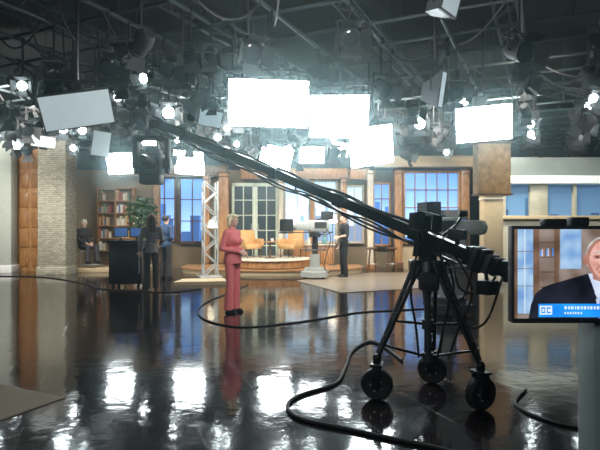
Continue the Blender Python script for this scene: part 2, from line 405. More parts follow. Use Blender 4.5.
t = thing('equipment_rack', 'tall dark equipment rack beside oak column', 'rack', (5.0, 16.9, 0))
obj(B().box((0, 0, 1.0), (.8, .5, 2.0), bev=.02), 'cabinet', BLK2, t)
obj(B().box((0, -.26, 1.5), (.6, .02, .4)), 'display_panel', SCRB, t)
obj(B().box((0, -.26, .8), (.6, .02, .5)), 'door_panel', DGR, t)

# ---------- lighting grid ----------
th = math.radians(25)
a_ = V((math.sin(th), math.cos(th), 0)); b_ = V((math.cos(th), -math.sin(th), 0)); c0 = V((1, 11, 0))
def clip(p, d):
    t0, t1 = -40, 40
    for ax, lo, hi in ((0, -10.6, 13.0), (1, .6, 22.2)):
        u, v = (lo-p[ax])/d[ax], (hi-p[ax])/d[ax]
        t0 = max(t0, min(u, v)); t1 = min(t1, max(u, v))
    return (t0, t1) if t1-t0 > 1.5 else None
pipesA = []
for k in range(-13, 14):
    p = c0+b_*(k*1.15); r = clip(p, a_)
    if not r: continue
    p0, p1 = p+a_*r[0], p+a_*r[1]; L = (p1-p0).length
    pipesA.append((p0, p1))
    b = B().cyl((0, 0, 0), (0, L, 0), .034, n=8)
    for q in range(int(L/2)): b.cyl((0, 1+q*2, 0), (0, 1.08+q*2, 0), .047, n=8)
    obj(b, 'lighting_pipe', STEEL, loc=(p0.x, p0.y, 4.75), rot=(0, 0, -th), label='long steel lighting pipe hung below ceiling', cat='pipe', group='lighting grid pipes')
def snap(x, y):
    k = round((V((x, y, 0))-c0).dot(b_)/1.15); a = (V((x, y, 0))-c0).dot(a_)
    p = c0+b_*(k*1.15)+a_*a
    return p.x, p.y
for k in range(-14, 15):
    p = c0+a_*(k*1.05); r = clip(p, b_)
    if not r: continue
    p0, p1 = p+b_*r[0], p+b_*r[1]; L = (p1-p0).length
    b = B().cyl((0, 0, 0), (L, 0, 0), .032, n=8)
    for q in range(int(L/3)): b.cyl((1.5+q*3, 0, 0), (1.5+q*3, 0, 1.65), .012, n=6)
    obj(b, 'cross_pipe', STEEL, loc=(p0.x, p0.y, 4.815), rot=(0, 0, -th), label='steel cross pipe with hanger rods to ceiling', cat='pipe', group='lighting grid cross pipes')
for k, (x, y, L, z) in enumerate(((-8.5, 3, 15, 5.5), (-5.5, 2, 17, 5.3), (-2.5, 2.5, 15, 5.6), (.5, 2.5, 15, 5.4), (3.0, 3, 15, 5.5))):
    t = thing('ceiling_truss', 'grey triangular ceiling truss above lighting grid', 'truss', (x, y, z), -th*1.0)
    for q in ((-.2, 0), (.2, 0), (0, .35)): obj(B().cyl((q[0], 0, q[1]), (q[0], L, q[1]), .03, n=8), 'chord', STEEL, t)
    b = B()
    for i in range(int(L/.5)):
        y0 = i*.5; s = 1 if i % 2 else -1
        b.cyl((s*.2, y0, 0), (-s*.2, y0+.5, 0), .012, n=5).cyl((s*.2, y0, 0), (0, y0+.25, .35), .012, n=5).cyl((-s*.2, y0, 0), (0, y0+.25, .35), .012, n=5)
    obj(b, 'web_bracing', STEEL, t)
rc = random.Random(11)
n_c = 0
while n_c < 110:
    p0, p1 = pipesA[rc.randrange(2, len(pipesA)-2)]; L = (p1-p0).length
    s = p0.lerp(p1, rc.uniform(.15, .9)); q = s+a_*rc.uniform(1.0, 2.8)*rc.choice([1, 1, 0])+b_*rc.choice([1.15, -1.15, 2.3, 0])
    if (q-s).length < .9 or q.y > 20 or s.y < 4 or abs(q.x) > 10 or abs(s.x) > s.y*.62: continue
    sag = rc.uniform(.2, .7); n_c += 1
    obj(B().tube([(s.x, s.y, 4.77)]+[tuple((s.lerp(q, f)).xy)+(4.77-sag*4*f*(1-f),) for f in (.25, .5, .75)]+[(q.x, q.y, 4.77)], .017, 6), 'power_cable', RUB, label='black power cable sagging between lighting pipes', cat='cable', group='power cables on the lighting grid')
t = thing('air_duct', 'silver round ventilation duct under ceiling', 'duct', (-3.0, 8.0, 5.75), 0)
DUCT = mat('duct_metal', (.5, .55, .58), .35, .3)
obj(B().cyl((-2.2, 0, 0), (2.2, .6, 0), .27, n=20), 'duct_tube', DUCT, t)
b = B()
for k in range(5):
    f = k/4
    c = V((-2.2, 0, 0)).lerp(V((2.2, .6, 0)), f); d = V((4.4, .6, 0)).normalized()*.03
    b.cyl(c-d, c+d, .295, n=20)
obj(b, 'joint_flange', STEEL, t)
for f in (-1.6, 1.6): obj(B().cyl((f, .3+f*.14, .25), (f, .3+f*.14, .75), .012), 'hanger_rod', STEEL, t)

def fixture(loc, rz, tilt, drop, lit, label, R=.11):
    t = thing('stage_light', label, 'stage light', loc, rz, group='stage lights on the lighting grid')
    obj(B().box((0, 0, .0), (.05, .09, .11), bev=.01).cyl((0, -.06, .02), (0, .06, .02), .012), 'clamp', MBLK, t)
    obj(B().cyl((0, 0, -.02), (0, 0, -drop), .016, n=8), 'drop_rod', MBLK, t)
    w = R+.05; zc = -drop-R-.1
    b = B().box((0, 0, -drop), (2*w, .04, .012))
    for s in (-1, 1): b.box((s*w, 0, (-drop+zc)/2), (.012, .04, -(zc+drop)+.01)).cyl((s*(w+.01), 0, zc), (s*(R-.02), 0, zc), .018)
    obj(b, 'yoke', MBLK, t)
    hd = (tilt, 0, 0); K = R/.15
    b = B().lathe([(R*.6, .24*K), (R*.9, .19*K), (R, .1*K), (R, -.12*K), (R*1.08, -.13*K), (R*1.08, -.16*K), (R*.96, -.16*K), (R*.96, -.14*K)], axis='Y', n=16)
    for q in range(3): b.box((0, .1*K-.06*K*q, R), (R*1.0, .025, .03))
    h = obj(b, 'lamp_housing', MBLK, t, loc=(0, 0, zc), rot=hd)
    obj(B().sph((0, 0, 0), R*.93, (1, .22, 1), n=16), 'lens', LENS if lit else GLS, h, loc=(0, -.13*K, 0))
    for a in range(4):
        bb = B().prism([(-R*.8, 0), (R*.8, 0), (R*1.2, R*1.4), (-R*1.2, R*1.4)], -.003, .003, plane='XY')
        o = obj(bb, 'barn_door', MBLK, h)
        o.matrix_local = Matrix.Rotation(a*math.pi/2, 4, 'Y') @ Matrix.Translation((0, -.16*K, R*1.05)) @ Matrix.Rotation(math.radians(-35), 4, 'X') @ Matrix.Rotation(math.pi, 4, 'X')
    return t
made = {}
def put(x, y, rz, tilt, drop, lit, R=.11, lab=None):
    key = (drop, lit, tilt, R)
    lab = lab or ('black theatrical spotlight with barn doors, ' + ('lit' if lit else 'unlit'))
    if key in made: return dup(made[key], (x, y, 4.75), (0, 0, rz), lab)
    made[key] = fixture((x, y, 4.75), rz, tilt, drop, lit, lab, R)

def softbox(x, y, z, w, h, rz, tilt, roll, m, label):
    t = thing('softbox_light', label, 'softbox light', (x, y, z), rz)
    bm = B()
    f = [(-w/2, 0, -h/2), (w/2, 0, -h/2), (w/2, 0, h/2), (-w/2, 0, h/2)]
    k = [(-w*.22, .34, -h*.22), (w*.22, .34, -h*.22), (w*.22, .34, h*.22), (-w*.22, .34, h*.22)]
    A = [bm.bm.verts.new(q) for q in f]; K = [bm.bm.verts.new(q) for q in k]
    for i in range(4): bm.bm.faces.new((A[i], A[(i+1) % 4], K[(i+1) % 4], K[i]))
    bm.bm.faces.new(K)
    for i in range(4):
        bm.box(((f[i][0]+f[(i+1) % 4][0])/2, -.01, (f[i][2]+f[(i+1) % 4][2])/2), (w+.02 if i % 2 == 0 else .02, .04, .02 if i % 2 == 0 else h+.02))
    hs = obj(bm, 'fabric_housing', DGR, t, rot=(tilt, roll, 0))
    obj(B().box((0, -.022, 0), (w, .012, h)), 'diffuser', m, hs)
    b = B().tube([(-w/2-.04, .1, 0), (-w/2-.04, .1, h/2+.05), (-w/2+.05, .1, h/2+.16), (0, .1, h/2+.18), (w/2-.05, .1, h/2+.16), (w/2+.04, .1, h/2+.05), (w/2+.04, .1, 0)], .012, 6)
    obj(b, 'yoke', BLK, t)
    obj(B().cyl((0, .1, h/2+.18), (0, .1, 4.8-z), .02, n=8), 'drop_rod', BLK, t)
S = [(-.47, 7.8, 3.3, 1.2, .7, .1, .15, .01, LIT, 'large lit white softbox hanging from grid'),
     (.62, 8.3, 3.21, .98, .68, -.3, .25, .07, LIT, 'large lit white softbox hanging from grid'),
     (1.42, 10.4, 3.07, .98, .78, .35, .2, -.18, LIT, 'lit square softbox hanging lower than others'),
     (2.93, 8.3, 3.1, .86, .56, -.25, .2, -.05, LIT, 'lit softbox hanging beside brown-gold panel'),
     (-.72, 15.3, 3.43, .95, .8, .3, .3, .14, LIT, 'distant lit softbox above stage'),
     (-5.4, 15.6, 3.36, .75, .64, .1, .3, -.06, LIT, 'distant lit softbox near stone column'),
     (-3.3, 15.5, 3.37, .95, .72, -.2, .35, .08, LIT, 'distant lit softbox above blue window'),
     (-3.0, 7.0, 3.03, .9, .48, .35, .5, -.22, LITD, 'unlit grey softbox panel given a faint glow, tilted downwards'),
     (-4.9, 12.8, 3.5, .42, .62, .5, .2, .1, LITD, 'small dim diffusion panel'),
     (.35, 15.5, 3.6, .75, .5, 0, .3, 0, LIT, 'small distant lit softbox'),
     (1.1, 14.4, 3.6, .5, .4, .2, .3, .1, LIT, 'small distant lit softbox'),
     (-6.9, 14.0, 3.75, .6, .3, .4, .3, .1, LITD, 'small dim diffusion panel near stone column'),
     (1.95, 7.2, 3.35, .1, .5, .6, .1, .1, LITD, 'narrow pale reflector card on grid'),
     (-1.9, 11.0, 3.75, .5, .35, .4, .4, .1, LITD, 'small dim diffusion panel'),
     (1.9, 6.6, 4.3, .3, .3, .6, .1, .25, LITD, 'small pale reflector card on grid')]
for s in S: softbox(*s)
hand = [(-4.65, 10.4, .6, 1), (-5.1, 13.7, .25, 0), (-.3, 9.2, .25, 0), (1.5, 9.2, .6, 0), (2.38, 12.4, .6, 1), (3.4, 13.7, .6, 0), (3.9, 11.0, .25, 0),
        (6.5, 13.0, .6, 1), (-2.1, 9, .25, 0), (3.2, 9.4, .6, 0), (2.0, 8.3, .25, 0), (-8.0, 15.2, .6, 1), (.45, 13.6, 1.1, 0), (6.7, 11.8, .25, 1),
        (-3.9, 8.4, .6, 0), (-6.4, 11.5, .6, 0), (-1.7, 14.3, 1.1, 0), (2.1, 13.7, .6, 1), (-4.2, 14.6, 1.1, 0), (5.3, 9.6, .25, 0), (-7.1, 13.2, .6, 0), (.1, 12.2, .6, 1), (-6.3, 13.0, .6, 1),
        (-.42, 7.15, .6, 0), (-3.1, 11.2, .6, 1), (-3.45, 7.9, .9, 0), (-3.0, 8.0, .6, 0), (.95, 7.6, .25, 0), (2.75, 7.4, .6, 0), (1.05, 9.4, .9, 0), (-2.5, 8.0, .25, 0), (-5.2, 8.6, .9, 0), (-5.8, 10.0, .9, 0), (-.1, 11, .9, 0), (4.5, 8.8, .6, 0)]
def hits(x, y): return any(abs(x-q[0]) < q[3]/2+.3 and -.45 < y-q[1] < .8 for q in S)
used = []
for i, (x, y, dr, lit) in enumerate(hand):
    x, y = snap(x, y)
    if any((x-u)**2+(y-v)**2 < .2 for u, v in used) or hits(x, y): continue
    used.append((x, y))
    put(x, y, random.uniform(-.5, .5) if lit else random.uniform(-.9, .9), .45, dr, lit, .14)
for p0, p1 in pipesA:
    L = (p1-p0).length; s = random.uniform(.4, 1.0)
    while s < L-.4:
        p = p0.lerp(p1, s/L); s += random.uniform(.4, .68)
        if p.y < 6.6 or p.y > 16.9 or abs(p.x) > .6*p.y or (p.y < 8 and random.random() < .45): continue
        if p.x < -6.4 and p.y > 15: continue
        if any((p.x-u)**2+(p.y-v)**2 < .15 for u, v in used): continue
        if hits(p.x, p.y): continue
        used.append((p.x, p.y))
        lit = 1 if (random.random() < .2 and p.y > 8.5) else 0
        put(p.x, p.y, random.uniform(-.5, .5) if lit else random.choice([0, .5, -.6, 1.6, 2.6, 3.1, -1.4, -2.4])+random.uniform(-.2, .2), random.choice([.45, .8]) if not lit else .35, random.choice([.2, .3, .45, .6, .9]) if not lit else random.choice([.3, .6, .9]), lit, random.choice([.1, .13]) if not lit else .09)
print('lights', len(used))

# ---------- people ----------
SKIN = mat('skin', (.68, .43, .32), .5, noise=.05)
def remesh(b, name, vs, sm=3):
    me = b.mesh(name); o = D.objects.new('tmp', me); COL.objects.link(o)
    r = o.modifiers.new('r', 'REMESH'); r.mode = 'VOXEL'; r.voxel_size = vs; r.use_smooth_shade = True
    s = o.modifiers.new('s', 'SMOOTH'); s.factor = .5; s.iterations = sm
    dg = bpy.context.evaluated_depsgraph_get(); dg.update()
    m2 = D.meshes.new_from_object(o.evaluated_get(dg)); m2.name = name
    D.objects.remove(o); m2.materials.clear()
    for p in m2.polygons: p.use_smooth = True
    return m2

def hand_geo(b, w, d, nrm):
    w = V(w); d = V(d).normalized(); nrm = V(nrm); nrm = (nrm-d*nrm.dot(d)).normalized(); s = d.cross(nrm)
    b.sph(w, .026)
    for i, o in enumerate((-.032, -.011, .011, .032)):
        kn = w+d*.088+s*o
        b.cap(w+s*o*.5, kn, .017, .0135, 8)
        L = (.036, .042, .04, .031)[i]
        d1 = (d*.92+nrm*.4+s*o*3).normalized(); d2 = (d*.6+nrm*.8+s*o*2).normalized()
        b.cap(kn, kn+d1*L, .0105, .0095, 8); b.cap(kn+d1*L, kn+d1*L+d2*L, .0095, .0085, 8)
    q = w+d*.025-s*.028; q2 = q+d*.035-s*.03+nrm*.015; q3 = q2+d*.032+nrm*.012-s*.002
    b.cap(q, q2, .014, .0115, 8); b.cap(q2, q3, .0115, .0095, 8)

def person(label, loc, rz, h, P):
    t = thing('person', label, 'person', loc, rz); k = h/1.75; t.scale = (k, k, k)
    sw = P.get('sw', .185)
    J = dict(hL=(.09, 0, .93), kL=(.095, -.015, .5), aL=(.1, .02, .085), hR=(-.09, 0, .93), kR=(-.095, -.015, .5), aR=(-.1, .02, .085),
             eL=(.25, .04, 1.14), wL=(.25, -.04, .9), eR=(-.25, .04, 1.14), wR=(-.25, -.04, .9), nL=(0, -1, -.1), nR=(0, -1, -.1))
    J.update(P.get('J', {})); dz = P.get('dz', 0.)
    J = {a: V(v) for a, v in J.items()}
    up = V((0, 0, dz))
    sL = V((sw, .01, 1.42))+up; sR = V((-sw, .01, 1.42))+up
    fem = P.get('fem')
    def torso(b, g):
        b.sph(V((0, 0, .96))+up, 1, (.165+g, .115+g, .13+g))
        b.sph(V((0, 0, 1.12))+up, 1, ((.125 if fem else .15)+g, .095+g, .17+g))
        b.sph(V((0, .0, 1.3))+up, 1, (.16+g, .112+g, .17+g))
        if fem:
            for s in (-1, 1): b.sph(V((s*.065, -.085, 1.28))+up, .06+g)
        b.cap(V((sL.x*.93, .01, sL.z)), V((sR.x*.93, .01, sR.z)), .055+g, .055+g)
        b.cap(V((0, .01, 1.36))+up, V((0, .01, 1.47))+up, .09+g, .06+g)
    hdr = Matrix.Rotation(P.get('head', 0), 4, 'Z')
    hc = V((0, -.01, 1.635))+up
    def hp(x, y, z): return hc+hdr @ V((x, y, z))
    b = B(); torso(b, -.012)
    b.cap(V((0, .01, 1.42))+up, hp(0, .01, -.04), .058, .052)
    b.sph(hp(0, .012, .03), 1, (.076, .094, .088), n=20); b.sph(hp(0, -.022, -.045), 1, (.056, .062, .068), n=16)
    b.sph(hp(0, -.05, -.085), .026)
    b.cap(hp(0, -.084, .012), hp(0, -.106, -.022), .009, .0135, 8)
    b.sph(hp(0, -.078, -.062), 1, (.024, .014, .012)); b.cap(hp(-.04, -.075, .03), hp(.04, -.075, .03), .012, .012, 8)
    for s in (-1, 1): b.sph(hp(s*.078, .008, -.005), 1, (.012, .02, .032))
    for c in 'LR':
        S_ = sL if c == 'L' else sR
        b.cap(S_, J['e'+c], .05, .038); b.cap(J['e'+c], J['w'+c], .038, .025)
        hand_geo(b, J['w'+c], J['w'+c]-J['e'+c], J['n'+c])
        b.cap(J['h'+c], J['k'+c], .08, .052); b.cap(J['k'+c], J['a'+c], .05, .034)
        b.cap(J['a'+c]+V((0, .01, -.04)), J['a'+c]+V((0, -.13, -.055)), .03, .025)
    obj(remesh(b, 'body', .0065, 2), 'body', SKIN, t)
    b = B(); torso(b, .014)
    if P.get('long'): b.cyl(V((0, 0, .87))+up, V((0, 0, 1.08))+up, .172, .14, n=20)
    for c in 'LR':
        S_ = sL if c == 'L' else sR
        b.cap(S_, J['e'+c], .066, .052)
        if not P.get('short'): b.cap(J['e'+c], J['e'+c].lerp(J['w'+c], .93), .052, .04)
    obj(remesh(b, 'clothing', .012, 3), P.get('topname', 'jacket'), P['top'], t)
    b = B()
    b.sph(V((0, 0, .95))+up, 1, (.17, .12, .13))
    wd = P.get('wide', .075)
    for c in 'LR':
        b.cap(J['h'+c], J['k'+c], .096, .07); an = J['a'+c]+V((0, 0, -.035 if not P.get('seated') else 0))
        b.cyl(J['k'+c], an, .07, wd, n=16); b.sph(J['k'+c], .07)
    obj(remesh(b, 'trousers', .012, 2), 'trousers', P['bot'], t)
    for c in 'LR':
        a = J['a'+c]
        b = B().cap(a+V((0, .02, -.045)), a+V((0, -.14, -.055)), .04, .03).box(a+V((0, -.06, -.077)), (.075, .24, .016), bev=.005)
        obj(b, 'shoe', BLK2, t)
    b = B(); hs = P['hair']
    b.sph(hp(0, .03, .045), 1, (.088, .095, .09), n=20)
    b.sph(hp(0, -.03, .085), 1, (.07, .06, .04), n=16)
    if hs == 'bob':
        for s in (-1, 1): b.cap(hp(s*.075, .02, .03), hp(s*.08, .03, -.06), .032, .026)
        b.sph(hp(0, .055, -.02), 1, (.085, .06, .1)); b.cap(hp(-.05, -.065, .09), hp(.05, -.065, .09), .025, .025)
    if hs == 'long':
        for s in (-1, 0, 1): b.cap(hp(s*.055, .04, .03), hp(s*.075, .1, -.27), .05, .04)
    obj(remesh(b, 'hair', .008, 2), 'hair', P['hcol'], t)
    EW = mat('eye_white', (.8, .8, .78), .2); EP = mat('eye_pupil', (.03, .02, .015), .1); LP = mat('lips', (.5, .12, .1), .4)
    for s in (-1, 1):
        obj(B().sph(hp(s*.031, -.079, .008), 1, (.014, .01, .009)).sph(hp(s*.031, -.087, .008), .0055, m=1), 'eye', [EW, EP], t)
        obj(B().cap(hp(s*.018, -.088, .03), hp(s*.046, -.082, .032), .004, .003, 6), 'eyebrow', P['hcol'], t)
    obj(B().sph(hp(0, -.09, -.06), 1, (.023, .007, .006)), 'mouth', LP, t)
    return t
RED = mat('coral_pink_suit', (.8, .2, .21), .7, noise=.12, ns=12, bump=.1)
SHB = mat('grey_jacket_fabric', (.17, .155, .15), .8, bump=.1)
NAVY = mat('navy_shirt_fabric', (.04, .08, .18), .8)
BLKF = mat('black_fabric', (.012, .012, .014), .85)
DKTR = mat('charcoal_trouser_fabric', (.03, .03, .035), .85)
BLONDE = mat('blonde_hair', (1., .86, .55), .5, es=0, ns=40, bump=.2)
BROWN = mat('brown_hair', (.09, .045, .025), .5, ns=40, bump=.3)
GREYH = mat('white_hair', (.75, .75, .72), .6, ns=40, bump=.2)
DKH = mat('dark_hair', (.02, .015, .012), .5, ns=40, bump=.3)
SUIT = mat('dark_suit_fabric', (.045, .045, .055), .8)
front = dict(eL=(.235, .06, 1.15), wL=(.06, -.19, 1.1), eR=(-.235, .06, 1.15), wR=(-.06, -.19, 1.09), nL=(-.3, .4, -1), nR=(.3, .4, -1))
person('blonde woman in coral red pantsuit standing with hands clasped', (-1.15, 8.87, 0), 1.1, 1.66,
       dict(top=RED, bot=RED, hair='bob', hcol=BLONDE, fem=1, J=front, wide=.088, sw=.165, long=1))
person('woman with long brown hair in grey jacket seen from behind', (-3.4, 11.9, 0), math.pi+.3, 1.74,
       dict(top=SHB, bot=DKTR, hair='long', hcol=BROWN, fem=1, sw=.17, long=1, J=dict(eR=(-.24, .02, 1.15), wR=(-.2, -.2, 1.05))))
person('dark-haired man in navy shirt standing with back turned', (-3.74, 14.5, 0), math.pi-.4, 1.76,
       dict(top=NAVY, topname='shirt', bot=DKTR, hair='short', hcol=DKH, J=front))
person('man in black shirt and trousers facing studio camera', (1.27, 15.05, .012), -1.3, 1.8,
       dict(top=BLKF, topname='shirt', short=1, bot=BLKF, hair='short', hcol=DKH, sw=.2, J=dict(eL=(.26, .0, 1.16), wL=(.2, -.22, 1.12))))
sit = dict(hL=(.09, 0, .62), kL=(.14, -.44, .62), aL=(.15, -.5, .19), hR=(-.09, 0, .62), kR=(-.13, -.44, .62), aR=(-.14, -.4, .19),
           eL=(.25, -.03, .86), wL=(.1, -.25, .74), eR=(-.25, -.03, .86), wR=(-.1, -.25, .74), nL=(0, 0, -1), nR=(0, 0, -1))
person('white-haired man in dark suit sitting on high chair', (-7.12, 17.15, .14), .95, 1.88,
       dict(top=SUIT, bot=SUIT, hair='short', hcol=GREYH, dz=-.31, J=sit, seated=1, head=-.4))
t = thing('high_chair', 'pale high-seated director chair with footrest', 'chair', (-7.12, 17.17, .14), .95)
obj(B().box((0, .02, .515), (.44, .4, .05), bev=.015), 'seat', LGR, t)
obj(B().box((0, .25, .85), (.44, .03, .3), bev=.01), 'backrest', LGR, t)
for sx in (-.2, .2):
    obj(B().cyl((sx, -.15, 0), (sx, -.15, .5), .015), 'leg', LGR, t); obj(B().cyl((sx, .25, 0), (sx, .25, .9), .015), 'leg', LGR, t)
obj(B().box((0, -.46, .09), (.5, .36, .02)).cyl((-.2, -.15, .09), (-.2, -.5, .08), .01).cyl((.2, -.15, .09), (.2, -.5, .08), .01), 'footrest', LGR, t)

# ---------- cart ----------
t = thing('equipment_cart', 'black equipment cart with small screens on top', 'cart', (-4.15, 12.6, 0))
obj(B().box((0, 0, .58), (.78, .55, .98), bev=.02), 'cabinet', BLK2, t)
obj(B().box((0, 0, 1.1), (.86, .62, .05), bev=.01), 'top_shelf', BLK, t)
for sx in (-.3, .3):
    for sy in (-.2, .2): obj(B().cyl((sx-.02, sy, .05), (sx+.02, sy, .05), .05, n=16).cyl((sx, sy, .05), (sx, sy, .1), .015), 'caster', RUB, t)
obj(B().box((.34, -.285, .6), (.02, .02, .5)), 'door_handle', MET, t)
for x, r in ((-4.35, .2), (-3.97, -.2)):
    t = thing('small_monitor', 'small black video monitor standing on cart', 'monitor', (x, 12.65, 1.125), r)
    obj(B().box((0, 0, .2), (.32, .06, .24), bev=.01), 'casing', BLK2, t)
    obj(B().box((0, -.033, .2), (.28, .005, .19)), 'display_panel', SCRB, t)
    obj(B().box((0, 0, .01), (.16, .12, .02), bev=.004).cyl((0, 0, .02), (0, 0, .1), .015), 'stand', BLK, t)

t = thing('potted_plant', 'leafy green indoor tree in pale round pot', 'plant', (-4.95, 16.3, 0))
obj(B().lathe([(.14, 0), (.2, .05), (.24, .4), (.26, .42), (.24, .44), (.2, .42), (.2, .38)], n=24), 'pot', CREAM, t)
obj(B().tube([(0, 0, .38), (.03, 0, .9), (-.02, .03, 1.4), (0, 0, 1.9)], .025).tube([(0, 0, 1.1), (.2, 0, 1.5), (.25, 0, 1.9)], .014).tube([(0, 0, 1.2), (-.2, .05, 1.6), (-.3, 0, 2.0)], .014), 'stem', WOODD, t)
b = B()
for _ in range(620):
    u = V((random.gauss(0, 1), random.gauss(0, 1), random.gauss(0, 1))).normalized()*random.uniform(.3, 1)
    c = V((u.x*.52, u.y*.42, 1.78+u.z*.68)); r = Euler((random.uniform(-1, 1), random.uniform(-1, 1), random.uniform(0, 6.3))).to_matrix()
    q = [b.bm.verts.new(c+r @ V(p)) for p in ((0, -.1, 0), (.04, -.02, .012), (.035, .04, .01), (0, .11, -.02), (-.035, .04, .01), (-.04, -.02, .012))]
    b.bm.faces.new(q)
f = obj(b, 'foliage', mat('leaf_green', (.06, .11, .05), .5, noise=.5, ns=9), t)

# ---------- pedestal studio cameras ----------
def pedestal(loc, rz, label, hz=1.3, hl=1., body=LGR, prompt=True):
    t = thing('studio_camera', label, 'studio camera', loc, rz)
    pts = [(.42*math.cos(a), .42*math.sin(a)) for a in [2*math.pi*(k+.5)/6 for k in range(6)]]
    obj(B().prism(pts, .05, .2).prism([(x*.75, y*.75) for x, y in pts], .2, .3), 'base_skirt', body if prompt else DGR, t)
    for k in range(3):
        a = k*2.094+.5
        obj(B().cyl((.3*math.cos(a)-.02, .3*math.sin(a), .045), (.3*math.cos(a)+.02, .3*math.sin(a), .045), .045, n=14), 'wheel', RUB, t)
    obj(B().cyl((0, 0, .3), (0, 0, .68), .14, n=20), 'lower_column', body, t)
    obj(B().cyl((0, 0, .68), (0, 0, hz-.25), .08, n=20).cyl((0, 0, .88), (0, 0, .94), .1, n=20), 'upper_column', DGR, t)
    b = B(); b.tube([(.32*math.cos(2*math.pi*k/16), .32*math.sin(2*math.pi*k/16), .8) for k in range(17)], .02, 6, sub=3)
    for k in range(3): b.cyl((0, 0, .8), (.32*math.cos(k*2.094), .32*math.sin(k*2.094), .8), .012)
    obj(b, 'steering_ring', DGR, t)
    obj(B().box((0, 0, hz-.18), (.24, .28, .14), bev=.03).cyl((-.15, 0, hz-.17), (.15, 0, hz-.17), .07, n=16), 'pan_head', BLK2, t)
    obj(B().box((0, .1, hz+.07), (.26, .6, .32), bev=.03).box((.133, .12, hz+.09), (.01, .36, .17), m=1).box((-.133, .12, hz+.09), (.01, .36, .17), m=1), 'camera_body', [body, DGR], t)
    ln = obj(B().box((0, -.38, hz+.06), (.22, .46, .24), bev=.02).lathe([(.1, 0), (.12, .02), (.13, .1), (.12, .1)], (0, -.71, hz+.06), axis='Y', n=18), 'zoom_lens', body, t)
    obj(B().cyl((0, -.67, hz+.06), (0, -.66, hz+.06), .095, n=18), 'lens_glass', GLS, ln)
    obj(B().box((0, .32, hz+.36), (.3, .18, .24), bev=.015).box((0, .17, hz+.25), (.06, .2, .05)).box((0, .45, hz+.36), (.28, .1, .22)), 'viewfinder', BLK2, t)
    if prompt:
        obj(B().box((0, -.86, hz-.12), (.36, .3, .04), bev=.006).cyl((-.15, -.1, hz-.11), (-.15, -.8, hz-.12), .012).cyl((.15, -.1, hz-.11), (.15, -.8, hz-.12), .012), 'teleprompter_screen', BLK, t)
        b = B()
        for s in (-1, 1): b.box((s*.18, -.84, hz+.08), (.01, .28, .34))
        b.box((0, -.84, hz+.25), (.37, .28, .01)); b.box((0, -.86, hz+.06), (.35, .008, .4), (-.75, 0, 0), m=1)
        obj(b, 'teleprompter_hood', [BLK2, GLS], t)
    b = B().tube([(.12, .3, hz), (.2, .4, hz-.3), (.15, .3, hz-.7), (.2, .2, .35), (.3, .3, .15)], .014)
    obj(b, 'camera_cable', RUB, t)
    for s in (-1, 1): obj(B().tube([(s*.1, .05, hz-.16), (s*.2, .05+.25*hl, hz-.18), (s*.24, .05+.45*hl, hz-.12)], .014, 8).cyl((s*.24, .05+.42*hl, hz-.125), (s*.25, .05+.55*hl, hz-.1), .022), 'pan_handle', BLK, t)
    return t
pedestal((.42, 14.6, 0.012), -1.25, 'light grey pedestal studio camera with zoom lens', 1.4, .7)
pedestal((2.45, 8.6, 0), 1.9, 'grey-green pedestal studio camera behind camera crane', 1.38, 1., mat('grey_green_enamel', (.3, .36, .34), .4), False)

# ---------- camera crane ----------
O = V((1.09, 4.44, 0))
t = thing('camera_crane', 'black camera jib crane on three-wheeled tripod dolly', 'camera crane', O)
WR = .135
W = [V((.645, 4.36, WR))-O, V((1.43, 4.12, WR))-O, V((1.226, 4.83, WR))-O]
top = V((0, 0, 1.12))
for i, w in enumerate(W):
    out = V((w.x, w.y, 0)).normalized(); sd = V((-out.y, out.x, 0))
    yaw = (1.3, 1.95, 1.2)[i]
    tyre = obj(B().lathe([(.08, -.035), (.115, -.042), (.131, -.028), (WR, 0), (.131, .028), (.115, .042), (.08, .035)], axis='X', n=32), 'wheel', RUB, t, loc=w, rot=(0, 0, yaw))
    b = B().lathe([(.02, -.045), (.03, -.043), (.07, -.024), (.084, -.036), (.084, .036), (.07, .024), (.03, .043), (.02, .045)], axis='X', n=24)
    for q in range(5): b.cyl((-.046, .05*math.cos(q*1.257), .05*math.sin(q*1.257)), (.046, .05*math.cos(q*1.257), .05*math.sin(q*1.257)), .008, n=8, m=1)
    obj(b, 'rim', [DGR, MET], tyre)
    b = B(); yv = V((math.cos(yaw), math.sin(yaw), 0))
    for s in (-1, 1): b.box(w+yv*s*.06+V((0, 0, .07)), (.014, .07, .2), (0, 0, yaw), bev=.004)
    b.box(w+V((0, 0, .165)), (.15, .1, .025), (0, 0, yaw), bev=.004).cyl(w-yv*.07, w+yv*.07, .016).cyl(w+V((0, 0, .165)), w+V((0, 0, .22)), .035)
    obj(b, 'caster_fork', BLK, t)
    b = B(); foot = w+V((0, 0, .22)); hi = top+out*.1
    b.cyl(hi+sd*.06, foot+sd*.02, .02, .016).cyl(hi-sd*.06, foot-sd*.02, .02, .016)
    for f in (.3, .55, .8):
        c = hi.lerp(foot, f); q = .06*(1-f)+.02*f+.016
        b.box(c, (.03, .03, .055)).cyl(c-sd*q, c+sd*q, .013)
    b.box(hi, (.12, .12, .1), bev=.01).sph(foot, .036)
    obj(b, 'tripod_leg', BLK, t)
    mid = hi.lerp(foot, .6)
    obj(B().cyl(V((0, 0, .62)), mid, .012).cyl(V((0, 0, .34)), hi.lerp(foot, .86), .012), 'spreader_bar', BLK, t)
obj(B().cyl((0, 0, .3), (0, 0, 1.15), .03, n=16).cyl((0, 0, .58), (0, 0, .66), .05, n=16).cyl((0, 0, .3), (0, 0, .38), .05, n=16), 'center_column', DGR, t)
obj(B().cyl((0, 0, 1.06), (0, 0, 1.16), .13, .11, n=24).cyl((0, 0, 1.16), (0, 0, 1.22), .08, n=20).cyl((0, 0, 1.0), (0, 0, 1.06), .09, .13, n=24), 'turntable', BLK, t)
